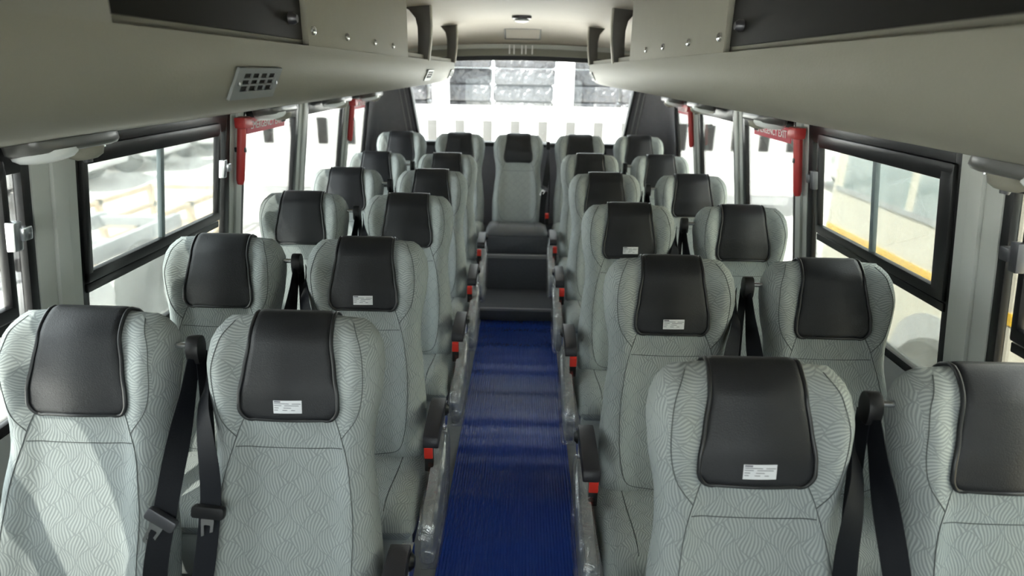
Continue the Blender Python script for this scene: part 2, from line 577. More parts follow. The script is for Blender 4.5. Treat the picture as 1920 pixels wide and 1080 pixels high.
# rear end: header strips, window, corners, lower wall
def arc_box(y0, y1, z0, z1, xs, sag):
    """strip across the bus whose height sags towards the sides"""
    mb = MB()
    r = [[(x, y0, z0 - sag * x * x) for x in xs], [(x, y0, z1 - sag * x * x) for x in xs], [(x, y1, z1 - sag * x * x) for x in xs], [(x, y1, z0 - sag * x * x) for x in xs]]
    r.append(r[0])
    return mb.grid(r)
XS = [i * 0.1 - 1.1 for i in range(23)]
hd = struct('trim_%d' % trim_n, 'pale ledge strip above the rear window')
trim_n += 1
part('ledge', arc_box(5.17, 5.36, 1.742, 1.772, XS, 0.045), M['pillar'], hd, 0)
part('header', arc_box(5.22, 5.37, 1.690, 1.742, XS, 0.045), M['rack'], hd, 0)
for x in (-0.10, -0.065, -0.005, 0.025, 0.075):
    part('clip', MB().box(x - 0.005, x + 0.005, 5.160, 5.172, 1.700, 1.765), M['white'], hd, 0.002)
struct('wall_rear', 'dark lower rear wall behind the back bench', MB().box(-1.25, 1.25, YR - 0.04, YR + 0.03, 0, 0.985), M['corner'])
rw = struct('window_%d' % win_n, 'wide rear window with dark frame')
win_n += 1
def rx(z):
    return 0.905 + 0.16 * (z - 1.37)
part('frame_head', arc_box(5.28, 5.39, 1.655, 1.692, XS, 0.045), M['rubber'], rw)
part('frame_sill', MB().box(-0.9, 0.9, 5.28, 5.39, 0.985, 1.018), M['rubber'], rw, 0.006)
for s in (-1, 1):
    mb = MB()
    mb.hexa([(s * (rx(z) - e), y, z) for z in (0.99, 1.68) for (e, y) in ((0, 5.28), (0.022, 5.28), (0.022, 5.39), (0, 5.39))])
    part('frame_post', mb, M['rubber'], rw, 0.005)
gz = [(x, 5.345, z) for x, z in ((-rx(1.0), 1.0), (rx(1.0), 1.0), (rx(1.68), 1.66), (-rx(1.68), 1.66))]
mb = MB().hexa([(x, y, z) for z, in ((1.0,), (1.675,)) for (x, y) in ((-rx(z), 5.345), (rx(z), 5.345), (rx(z), 5.350), (-rx(z), 5.350))])
part('glass', mb, M['glass'], rw)
for s, nm in SIDES:
    # corner trim, curved from the side wall to the rear window
    cn = struct('trim_%d' % trim_n, 'dark grey vinyl corner panel at the rear ' + nm)
    trim_n += 1
    rows = []
    for i in range(12):
        z = 0.70 + i * 0.098
        a = Vector((s * (wx(z) - 0.012), 4.90)); b = Vector((s * (wx(z) - 0.03), 5.17)); c = Vector((s * (rx(z) + 0.10), 5.29)); d = Vector((s * rx(z), 5.31))
        cs = catmull([(a.x, a.y, 0), (b.x, b.y, 0), (c.x, c.y, 0), (d.x, d.y, 0)], 6)
        rows.append([(p.x, p.y, z) for p in cs])
    part('corner_skin', MB().grid(rows), M['corner'], cn, angle=80)
    for e in (0.035, 0.075):
        part('corner_rib', MB().tube([(s * (rx(z) + e), 5.292, z) for z in (0.80, 1.1, 1.4, 1.70)], 0.006, 6), M['strip'], cn)

# ------------------------------------------------------------------ luggage racks
RP = [(0.481, 1.627), (0.483, 1.59), (0.492, 1.555), (0.515, 1.521), (0.555, 1.498), (0.62, 1.484), (0.75, 1.464), (0.95, 1.431), (1.135, 1.399)]
RPC = [(p.x, p.y) for p in catmull([(x, z, 0) for x, z in RP], 5)]
RY0, RY1 = -1.45, 4.80
def rack_point(s, x=None, z=None):
    """point and outward normal on the rack skin at a given height z (upper part) or x (lower part)"""
    for (x0, z0), (x1, z1) in zip(RPC, RPC[1:]):
        hit = (z is not None and z1 <= z <= z0) or (x is not None and x0 <= x <= x1)
        if hit:
            t = (z - z0) / (z1 - z0) if z is not None else (x - x0) / (x1 - x0)
            tx, tz = x1 - x0, z1 - z0
            l = math.hypot(tx, tz)
            return Vector((s * (x0 + tx * t), 0, z0 + tz * t)), Vector((s * tz / l, 0, -tx / l))
    return None

for s, nm in SIDES:
    r = empty('luggage_rack', (0, RY0, 0))
    tag(r, 'beige overhead luggage rack along the %s windows' % nm, 'luggage rack', 'overhead luggage racks')
    inner = [(x + 0.022, z + 0.030) for x, z in RPC]
    inner[0] = (RPC[0][0] + 0.022, RPC[0][1])
    ring = RPC + inner[::-1]
    mb = MB()
    rows = []
    ys = [RY0 + (RY1 - 0.03 - RY0) * i / 12 for i in range(13)] + [RY1 - 0.012, RY1]
    for i, y in enumerate(ys):
        k = 0.0 if i < 13 else (0.004 if i == 13 else 0.012)
        rows.append([(s * (x + k), y - RY0, z + k * 0.6) for x, z in ring])
    o0 = len(mb.v)
    mb.grid(rows, close=True)
    n = len(ring)
    half = len(RPC)
    for base in (0, (len(ys) - 1) * n):
        for i in range(half - 1):
            mb.f.append((base + i, base + i + 1, base + n - 2 - i, base + n - 1 - i))
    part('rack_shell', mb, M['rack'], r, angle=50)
    # fixed panel, smoked hatch, front end panel
    def rb(y0, y1, z0, z1, x0, x1):
        return MB().box(min(s * x0, s * x1), max(s * x0, s * x1), y0 - RY0, y1 - RY0, z0, z1)
    yp1 = 2.90 if s < 0 else 2.97
    pnl = part('rack_panel', rb(1.575, yp1, 1.626, 1.89, 0.484, 0.500), M['panel'], r, 0.003)
    for y in (1.605, 1.905, 2.25, 2.56):
        zz = 1.662
        mb = MB().lathe([(0.010, 0), (0.010, -s * 0.006), (0.006, -s * 0.009)], (s * 0.484, y - RY0, zz), 'x', 12)
        sc_ = part('panel_latch', mb, M['steel'], pnl)
    hy0 = 0.83 if s < 0 else 0.55
    h = part('hatch', rb(hy0, 1.568, 1.640, 1.89, 0.496, 0.508), M['darkdoor'], r, 0.002)
    part('knob', MB().lathe([(0.013, 0), (0.013, -s * 0.010), (0.008, -s * 0.018)], (s * 0.496, 1.49 - RY0, 1.680), 'x', 14), M['dark_steel'], h)
    part('front_panel', rb(RY0, hy0 - 0.004, 1.622, 1.89, 0.4815, 0.512), M['rack'], r, 0.004)
    for y in (3.46, 4.735):
        poly = [(0.482, 1.622), (0.535, 1.622), (0.530, 1.72), (0.530, 1.78), (0.540, 1.825), (0.572, 1.862), (0.612, 1.882), (0.466, 1.893), (0.464, 1.80), (0.468, 1.72)]
        br = part('hanger_bracket', MB().prism([(s * u, v) for u, v in poly], 'y', y - RY0, y + 0.035 - RY0), M['bracket'], r, 0.003)
        e = [(s * 0.478, y + 0.0175 - RY0, 1.622), (s * 0.464, y + 0.0175 - RY0, 1.72), (s * 0.460, y + 0.0175 - RY0, 1.80), (s * 0.462, y + 0.0175 - RY0, 1.888)]
        mb = MB()
        for (ax, ay, az), (bx, by, bz) in zip(e, e[1:]):
            mb.hexa([(ax - .004, ay - .019, az), (ax + .004, ay - .019, az), (ax + .004, ay + .019, az), (ax - .004, ay + .019, az), (bx - .004, by - .019, bz), (bx + .004, by - .019, bz), (bx + .004, by + .019, bz), (bx - .004, by + .019, bz)])
        part('bracket_lit_edge', mb, M['bracket_lit'], br)  # light strip paints the lit inner side of the bracket

# air vents on the racks
def vent(s, y, length, height, label):
    p, nrm = rack_point(s, z=1.551)
    t = Vector((0, 1, 0))
    up = nrm.cross(t).normalized()
    if up.z < 0:
        up = -up
    o = empty('air_vent', (p.x, y, p.z))
    tag(o, label, 'air vent', 'air vents on the racks')
    def B(mb, u0, u1, v0, v1, d0, d1):
        return mb.hexa([t * u + up * v + nrm * d for d in (d0, d1) for u, v in ((u0, v0), (u1, v0), (u1, v1), (u0, v1))])
    L, H = length / 2, height / 2
    part('backing', B(MB(), -L + .01, L - .01, -H + .008, H - .008, 0.0004, 0.0012), M['slot_shade'], o)  # near-black plate painted as the shade behind the slots
    a, b, c, d = -L * 0.70, L * 0.80, -H * 0.48, H * 0.66
    mb = MB()
    B(mb, -L, L, -H, c, 0.001, 0.006); B(mb, -L, L, d, H, 0.001, 0.006)
    B(mb, -L, a, c, d, 0.001, 0.006); B(mb, b, L, c, d, 0.001, 0.006)
    part('vent_frame', mb, M['vent'], o)
    for i in (1, 2):
        v = c + (d - c) * i / 3
        part('louvre', B(MB(), a, b, v - .0018, v + .0018, 0.002, 0.005), M['vent'], o)
    for i in (1, 2, 3):
        u = a + (b - a) * i / 4
        part('divider', B(MB(), u - .0030, u + .0030, c, d, 0.002, 0.005), M['vent'], o)
    for u in (-L * 0.84, L * 0.90):
        q = t * u + nrm * 0.005
        part('screw', MB().lathe([(0.0035, 0), (0.0035, 0.003)], q, 'x', 8), M['steel'], o)
vent(-1, 1.262, 0.205, 0.062, 'grey slatted air vent on the left rack nearest the camera')
vent(-1, 3.55, 0.205, 0.062, 'second slatted air vent along the left rack, past the panel')
vent(-1, 4.60, 0.16, 0.062, 'slatted air vent at the far end of the left rack')
vent(1, 4.62, 0.16, 0.062, 'slatted air vent at the far end of the right rack')

# reading light consoles below the racks
def console(s, y, label):
    x = s * 1.06
    z = rack_point(s, x=1.06)[0].z - 0.013
    o = empty('reading_light', (x, y, z))
    tag(o, label, 'reading light', 'reading lights below the racks')
    o.rotation_euler = (0, s * 0.168, 0)
    mb = MB()
    rows = []
    for k, (sc, dz) in enumerate(((1.0, 0.012), (1.0, -0.006), (0.93, -0.014), (0.80, -0.017))):
        ring = []
        for q in range(32):
            a = q * 2 * math.pi / 32
            cx = math.copysign(abs(math.cos(a)) ** 0.6, math.cos(a)); sy = math.copysign(abs(math.sin(a)) ** 0.6, math.sin(a))
            ring.append((0.066 * cx * sc, 0.150 * sy * sc, dz))
        rows.append(ring)
    mb.grid(rows, close=True)
    mb.f.append(tuple(3 * 32 + q for q in range(32)))
    part('console_body', mb, M['console'], o, angle=60)
    part('lamp_lens', MB().lathe([(0.066, -0.010), (0.064, -0.020), (0.052, -0.029), (0.028, -0.034), (0.004, -0.036)], (0, -0.075, 0), 'z', 28), M['lens'], o, angle=80)
    nz = part('air_nozzle', MB().lathe([(0.043, -0.010), (0.043, -0.022), (0.037, -0.036), (0.022, -0.044), (0.004, -0.046)], (0, 0.055, 0), 'z', 22), M['rack'], o, angle=80)
    part('nozzle_core', MB().lathe([(0.012, -0.042), (0.009, -0.052)], (0, 0.055, 0), 'z', 12), M['dark_steel'], nz)
    for dy in (0.115, 0.132):
        part('screw', MB().lathe([(0.005, -0.012), (0.004, -0.022)], (0, dy, 0), 'z', 10), M['steel'], o)

for i, y in enumerate((1.50, 2.83, 3.78, 4.64)):
    console(-1, y, ['nearest reading light console under the left rack', 'reading light console above the left emergency exit sign', 'third reading light console under the left rack, towards the rear', 'rearmost reading light console under the left rack'][i])
for i, y in enumerate((1.30, 2.83, 3.86, 4.62)):
    console(1, y, ['nearest reading light console under the right rack', 'reading light console above the right emergency exit sign', 'third reading light console under the right rack, towards the rear', 'rearmost reading light console under the right rack'][i])

# ceiling lamp and access panel
lp = empty('ceiling_lamp', (-0.005, 4.30, 1.90))
tag(lp, 'small ceiling lamp in the middle near the rear', 'ceiling lamp')
part('lamp_rim', MB().lathe([(0.062, 0.006), (0.062, -0.010), (0.052, -0.016)], (0, 0, 0), 'z', 28), M['dark_steel'], lp)
part('lamp_lens', MB().lathe([(0.052, -0.012), (0.045, -0.026), (0.02, -0.034), (0.004, -0.035)], (0, 0, 0), 'z', 28), M['lens'], lp)
ap = empty('access_panel', (0, 5.03, 1.845))
tag(ap, 'small framed access panel on the curved rear ceiling', 'access panel')
ap.rotation_euler = (math.radians(-22), 0, 0)
part('panel_plate', MB().box(-0.125, 0.125, -0.085, 0.075, -0.012, -0.004), M['ceil'], ap, 0.004)
mb = MB()
for b in ((-.135, .135, -.095, -.085), (-.135, .135, .075, .085), (-.135, -.125, -.085, .075), (.125, .135, -.085, .075)):
    mb.box(b[0], b[1], b[2], b[3], -0.014, 0.02)
part('panel_frame', mb, M['bracket'], ap)

# emergency handles and exit signs
def handle(s, y, label):
    z = 1.385
    o = empty('emergency_handle', (s * (wx(z) - 0.032), y, z))
    tag(o, label, 'emergency handle', 'red emergency handles')
    sl = 0.15 * s
    def p(dz, e=0):
        return (-sl * dz - s * e, 0, dz)
    part('grip', MB().tube([p(-0.02), p(-0.05), p(-0.15), p(-0.255), p(-0.272)], [0.015, 0.0175, 0.0175, 0.0165, 0.012], 14), M['hred'], o)
    part('head', MB().box(-0.024, 0.024, -0.03, 0.045, -0.045, 0.0), M['hred'], o, 0.010)
    part('clip', MB().box(min(0, s * 0.045), max(0, s * 0.035), -0.008, 0.008, -0.14, -0.12), M['black'], o, 0.003)
handle(-1, 2.60, 'near red emergency handle on the left pillar')
handle(-1, 4.33, 'far red emergency handle on the left wall')
handle(1, 2.59, 'near red emergency handle on the right pillar')
handle(1, 4.33, 'far red emergency handle on the right wall')

def text_mesh(txt, size, extrude, mat):
    cu = bpy.data.curves.new('lettering', 'FONT')
    cu.body = txt
    cu.size = size
    cu.extrude = extrude
    cu.align_x = 'CENTER'
    cu.align_y = 'CENTER'
    ob = bpy.data.objects.new('lettering_tmp', cu)
    COL.objects.link(ob)
    dg = bpy.context.evaluated_depsgraph_get()
    me = bpy.data.meshes.new_from_object(ob.evaluated_get(dg))
    bpy.data.objects.remove(ob)
    me.materials.clear()
    me.materials.append(mat)
    return me
TXT = text_mesh('EMERGENCY EXIT', 0.046, 0.0006, M['white'])
def sign(s, y0, y1, label):
    z = 1.338
    o = empty('exit_sign', (s * (wx(z) - 0.004), (y0 + y1) / 2, z))
    tag(o, label, 'exit sign', 'emergency exit signs')
    L = (y1 - y0) / 2
    b = MB().hexa([(-s * 0.15 * dz * 1.0 + s * e, y, dz) for dz in (-0.032, 0.032) for e, y in ((0, -L), (0.004, -L), (0.004, L), (0, L))])
    part('plate', b, M['sign'], o)
    t = put('lettering', TXT, o)
    # readable from the aisle
    ang = math.atan(0.15)
    if s < 0:
        mat = Matrix(((0, 0, 1), (1, 0, 0), (0, 1, 0))).to_4x4()
    else:
        mat = Matrix(((0, 0, -1), (-1, 0, 0), (0, 1, 0))).to_4x4()
    t.matrix_local = Matrix.Rotation(-s * ang, 4, 'Y') @ Matrix.Translation((-s * 0.0012, 0, 0)) @ mat
sign(-1, 2.72, 3.16, 'red emergency exit sign on the near left window')
sign(-1, 4.43, 4.80, 'red emergency exit sign on the far left window')
sign(1, 2.74, 3.18, 'red emergency exit sign on the near right window')
sign(1, 4.43, 4.80, 'red emergency exit sign on the far right window')

# ------------------------------------------------------------------ blue aisle mat
def make_mat():
    x0, x1, y0, y1 = -0.235, 0.245, -0.6, 3.893
    nr = 44
    jr = random.Random(11)
    nx = nr * 4 + 1
    ys = []
    y = y0
    while y < y1:
        ys.append(y)
        y += 0.0105 if y > 1.0 else 0.03
    ys.append(y1)
    rows = []
    for j, y in enumerate(ys):
        w = 0.0007 * math.sin(y * 19.0) + 0.0006 * math.sin(y * 31 + 1.3) + 0.0005 * math.sin(y * 53 + .4)
        rows.append([(x0 + (x1 - x0) * i / (nx - 1), y, 0.008 + w + 0.0016 * math.sin((x0 + (x1 - x0) * i / (nx - 1)) * 14 + y * 3)
                      + 0.0026 * math.cos(i / 4 * 2 * math.pi) + 0.0011 * (j % 2) + jr.uniform(-0.0005, 0.0005)) for i in range(nx)])
    me = MB().grid(rows).mesh('aisle_mat', M['mat'], True, 80)
    o = put('aisle_mat', me)
    tag(o, 'ribbed glossy blue plastic mat running down the aisle', 'mat')
make_mat()

# ------------------------------------------------------------------ seats
REC = math.radians(18)
TOPZ = 1.069
DN = Vector((0, -math.sin(REC), -math.cos(REC)))
NF = Vector((0, -math.cos(REC), math.sin(REC)))
BL = 0.715
W_PTS = [(0.0, 0.145), (0.012, 0.162), (0.03, 0.176), (0.06, 0.188), (0.10, 0.192), (0.16, 0.187), (0.25, 0.172), (0.31, 0.171), (0.40, 0.182), (0.52, 0.194), (0.65, 0.194), (0.715, 0.186)]
DC_PTS = [(0.0, 0.028), (0.06, 0.040), (0.15, 0.046), (0.24, 0.034), (0.32, 0.030), (0.50, 0.048), (0.60, 0.046), (0.715, 0.030)]
DW_PTS = [(0.0, 0.030), (0.05, 0.060), (0.12, 0.078), (0.20, 0.064), (0.29, 0.050), (0.40, 0.066), (0.52, 0.082), (0.62, 0.080), (0.715, 0.045)]
def pad_front(u, s):
    """depth of the seat back's front face over its middle plane; u in -1..1"""
    a = abs(u)
    dc, dw = interp(DC_PTS, s), interp(DW_PTS, s)
    P = dc + (dw - dc) * smooth(0.48, 0.80, a)
    P += 0.010 * smooth(0.60, 0.0, a) * smooth(0.0, 0.05, s) * (1 - smooth(0.22, 0.27, s))
    side = -0.012
    kt = math.sqrt(max(0, 1 - (1 - min(1, s / 0.05)) ** 2))
    kb = math.sqrt(max(0, 1 - (1 - min(1, (BL - s) / 0.05)) ** 2))
    return (side + (P - side) * (1 - a ** 7) ** 0.5) * kt * kb
def pad_back(u, s):
    a = abs(u)
    kt = math.sqrt(max(0, 1 - (1 - min(1, s / 0.05)) ** 2))
    kb = math.sqrt(max(0, 1 - (1 - min(1, (BL - s) / 0.05)) ** 2))
    return (-0.012 - 0.045 * (1 - a ** 5) ** 0.5) * kt * kb
def seat_pt(u, s, d):
    drop = 0.005 * smooth(0.45, 1.0, abs(u)) * (1 - smooth(0.0, 0.12, s))
    x = u * interp(W_PTS, s)
    return Vector((x, 0, TOPZ)) + DN * (s + drop) + NF * d
def front_x(x, s, e=0.0):
    w = interp(W_PTS, max(s, 0))
    u = max(-0.98, min(0.98, x / w))
    return seat_pt(u, s, pad_front(u, s) + e)

def backrest_mesh():
    S = [0.0, 0.002, 0.006, 0.012, 0.02, 0.03, 0.042, 0.055] + [0.055 + (BL - 0.11) * i / 34 for i in range(1, 35)] + [BL - 0.042, BL - 0.03, BL - 0.018, BL - 0.008, BL - 0.002, BL]
    UF = [math.sin(math.pi / 2 * (i / 17)) * 0.35 + 0.65 * (i / 17) for i in range(-17, 18)]
    UF = [max(-1, min(1, u)) for u in UF]
    UB = [0.96, 0.85, 0.5, 0.0, -0.5, -0.85, -0.96]
    rows, uvs = [], []
    for s in S:
        r = [seat_pt(u, s, pad_front(u, s)) for u in UF] + [seat_pt(u, s, pad_back(u, s)) for u in UB]
        acc = [0.0]
        for p, q in zip(r, r[1:]):
            acc.append(acc[-1] + (q - p).length)
        mid = acc[17]
        rows.append([tuple(p) for p in r])
        uvs.append([(a - mid, -s) for a in acc])
    return MB().grid(rows, close=True, uvs=uvs).mesh('backrest', M['fabric'], True, 75)

def seam_path(pts, e=0.0006):
    return [front_x(p.x, p.y, e) for p in catmull([(x, s, 0) for x, s in pts], 6)]
def seams():
    out = []
    for g in (-1, 1):
        out.append([(g * 0.128, 0.012), (g * 0.150, 0.06), (g * 0.160, 0.13), (g * 0.148, 0.21), (g * 0.112, 0.262)])
        out.append([(g * 0.095, 0.215), (g * 0.112, 0.262), (g * 0.132, 0.34), (g * 0.146, 0.46), (g * 0.142, 0.58), (g * 0.118, 0.655), (g * 0.06, 0.672), (0, 0.675)])
    out.append([(-0.114, 0.283), (-0.05, 0.286), (0.05, 0.286), (0.114, 0.283)])
    return [MB().tube(seam_path(p), 0.0010, 5).mesh('seam', M['seam']) for p in out]

CH = 0.222   # visible length of the headrest cover
def cover_half(s):
    h = interp([(-0.10, 0.084), (0.0, 0.085), (0.06, 0.087), (0.12, 0.096), (0.17, 0.106), (0.222, 0.109)], s)
    r = 0.030
    if s > CH - r:
        t = s - (CH - r)
        h = h - r + math.sqrt(max(0, r * r - t * t))
    return h
def cover_meshes():
    # path over the top: back side, ridge, front
    path = [(-1, b) for b in (0.09, 0.07, 0.05, 0.035, 0.022, 0.012, 0.004)] + [(1, f) for f in (0.0, 0.004, 0.012, 0.022, 0.035, 0.05)] + [(1, 0.05 + (CH - 0.05) * i / 16) for i in range(1, 12)] + [(1, CH - 0.030 * (1 - math.sin(math.pi / 2 * i / 8))) for i in range(1, 9)]
    K = 20
    base = []
    for g, s in path:
        h = cover_half(s if g > 0 else -s)
        row = []
        for k in range(K + 1):
            x = h * (2 * k / K - 1)
            w = interp(W_PTS, s)
            u = x / w
            row.append(seat_pt(u, s, pad_front(u, s) if g > 0 else pad_back(u, s)))
        base.append(row)
    n = len(base)
    def nrm(i, k):
        a = base[min(i + 1, n - 1)][k] - base[max(i - 1, 0)][k]
        b = base[i][min(k + 1, K)] - base[i][max(k - 1, 0)]
        v = b.cross(a)
        if v.length < 1e-9:
            return NF.copy()
        v.normalize()
        g, s = path[i]
        out = NF * g * min(1, s / 0.05) - DN * (1 - min(1, s / 0.05))
        return v if v.dot(out) > 0 else -v
    nr = [[nrm(i, k) for k in range(K + 1)] for i in range(n)]
    # at the rounded bottom use the row above for normals
    for k in range(K + 1):
        nr[n - 1][k] = nr[n - 3][k]
    outer = []
    for i in range(n):
        row = []
        for k in range(K + 1):
            e = min(k, K - k) / K
            edge = min(1.0, e / 0.08)
            if path[i][0] > 0 and path[i][1] > CH - 0.012:
                edge = min(edge, (CH - path[i][1]) / 0.012)
            row.append(base[i][k] + nr[i][k] * (0.003 + 0.006 * math.sqrt(max(0, 1 - (1 - edge) ** 2))))
        outer.append([base[i][0] - nr[i][0] * 0.002] + row + [base[i][K] - nr[i][K] * 0.002])
    outer.append([base[n - 1][0] - nr[n - 1][0] * 0.002] + [base[n - 1][k] - nr[n - 1][k] * 0.002 for k in range(K + 1)] + [base[n - 1][K] - nr[n - 1][K] * 0.002])
    me = MB().grid([[tuple(p) for p in r] for r in outer]).mesh('headrest_cover', M['leather'], True, 60)
    loop = [base[i][0] + nr[i][0] * 0.005 for i in range(2, n)] + [base[n - 1][k] + nr[n - 1][k] * 0.005 for k in range(1, K)] + [base[i][K] + nr[i][K] * 0.005 for i in range(n - 1, 1, -1)]
    clean = [loop[0]]
    for p in loop[1:]:
        if (p - clean[-1]).length > 0.002:
            clean.append(p)
    pm = MB().tube(clean, 0.0042, 8).mesh('piping', M['piping'], True, 80)
    return me, pm

def label_meshes():
    def q(x0, x1, s0, s1, e):
        return [front_x(x, s, e) for x, s in ((x0, s1), (x1, s1), (x1, s0), (x0, s0))]
    rows = []
    for i in range(5):
        s = 0.178 + 0.028 * i / 4
        rows.append([tuple(front_x(-0.028 + 0.060 * k / 6, s + 0.001 * (6 - k) / 6, 0.0105)) for k in range(7)])
    plate = MB().grid(rows).mesh('label', M['label'])
    mb = MB()
    for s, segs in ((0.1815, ((-0.026, -0.012),)), (0.1855, ((-0.026, 0.006), (0.012, 0.030))), (0.1895, ((-0.026, -0.010), (-0.004, 0.026))), (0.1945, ((-0.026, -0.016), (-0.006, 0.010))), (0.1995, ((-0.026, -0.018), (-0.008, 0.002), (0.010, 0.018)))):
        for a, b in segs:
            h = 0.0016 if s < 0.183 else 0.0007
            mb.add(q(a, b, s - h, s + h, 0.0111), [(0, 1, 2, 3)])
    return plate, mb.mesh('print', M['ink'])

# cushion: same idea, lying flat; s runs from the front lip backwards
CL, CW, CZ = 0.39, 0.213, 0.415
def cushion_mesh(cw=CW, mat='fabric'):
    S = [0, 0.003, 0.01, 0.02, 0.035, 0.05, 0.07] + [0.07 + (CL - 0.07) * i / 14 for i in range(1, 15)]
    UF = [i / 12 for i in range(-12, 13)]
    UB = [0.9, 0.5, 0, -0.5, -0.9]
    rows, uvs = [], []
    for s in S:
        k = math.sqrt(max(0, 1 - (1 - min(1, s / 0.07)) ** 2))
        r = []
        for u in UF:
            a = abs(u)
            P = 0.045 + 0.018 * smooth(0.45, 0.78, a) + 0.012 * math.exp(-((s - 0.10) / 0.09) ** 2)
            d = (-0.02 + (P + 0.02) * (1 - a ** 6) ** 0.5) * k
            r.append(Vector((u * cw * (0.97 + 0.03 * k), s, d)))
        for u in UB:
            r.append(Vector((u * cw, s, -0.055 * k)))
        acc = [0.0]
        for p, q in zip(r, r[1:]):
            acc.append(acc[-1] + (q - p).length)
        pr = [Vector((p.x, -0.235 - CL + 0.06 + p.y, CZ - 0.035 * (p.y / CL) + 0.0 + p.z)) for p in r]
        rows.append([tuple(p) for p in pr])
        uvs.append([(a - acc[12], s) for a in acc])
    mb = MB().grid(rows, close=True, uvs=uvs)
    o = (len(S) - 1) * 30
    mb.f.append(tuple(o + i for i in range(30)))
    return mb.mesh('cushion', M[mat], True, 75)
def cushion_seams():
    out = []
    for g in (-1, 1):
        pts = []
        for i in range(12):
            s = 0.03 + 0.30 * i / 11
            k = math.sqrt(max(0, 1 - (1 - min(1, s / 0.07)) ** 2))
            u = 0.62
            P = 0.045 + 0.018 * smooth(0.45, 0.78, u) + 0.012 * math.exp(-((s - 0.10) / 0.09) ** 2)
            d = (-0.02 + (P + 0.02) * (1 - u ** 6) ** 0.5) * k
            pts.append((g * u * CW, -0.235 - CL + 0.06 + s, CZ - 0.035 * s / CL + d + 0.0005))
        out.append(MB().tube(pts, 0.0014, 5).mesh('seam', M['seam']))
    return out

def rounded_poly(pts, r, n=5):
    out = []
    m = len(pts)
    for i in range(m):
        p = Vector(pts[i]); a = Vector(pts[i - 1]); b = Vector(pts[(i + 1) % m])
        rr = r[i] if isinstance(r, (list, tuple)) else r
        da = (a - p).normalized() * min(rr, (a - p).length * 0.49); db = (b - p).normalized() * min(rr, (b - p).length * 0.49)
        for k in range(n + 1):
            t = k / n
            out.append(tuple((p + da) * (1 - t) ** 2 + p * 2 * t * (1 - t) + (p + db) * t * t))
    return out

SEATM = {
    'backrest': backrest_mesh(), 'seams': seams(), 'cover': cover_meshes(), 'label': label_meshes(),
    'cushion': cushion_mesh(), 'cseams': cushion_seams(),
    'valance': MB().prism(rounded_poly([(-0.205, 0.24), (0.205, 0.24), (0.205, 0.395), (-0.205, 0.395)], 0.02), 'y', -0.550, -0.512).mesh('valance', M['plain_fabric'], True, 40, 0.012),
    'dark_valance': MB().prism(rounded_poly([(-0.228, 0.27), (0.228, 0.27), (0.228, 0.41), (-0.228, 0.41)], 0.02), 'y', -0.572, -0.512).mesh('valance', M['step'], True, 40, 0.015),
    'base': MB().box(-0.19, 0.19, -0.505, -0.18, 0.26, 0.355).mesh('seat_frame', M['dark_steel'], True, 40, 0.006),
    'backshell': MB().grid([[tuple(seat_pt(u, s, pad_back(u, s) - 0.006)) for u in (-0.9, -0.5, 0, 0.5, 0.9)] for s in (0.10, 0.2, 0.35, 0.5, 0.65)]).mesh('back_shell', M['shell'], True, 60),
}
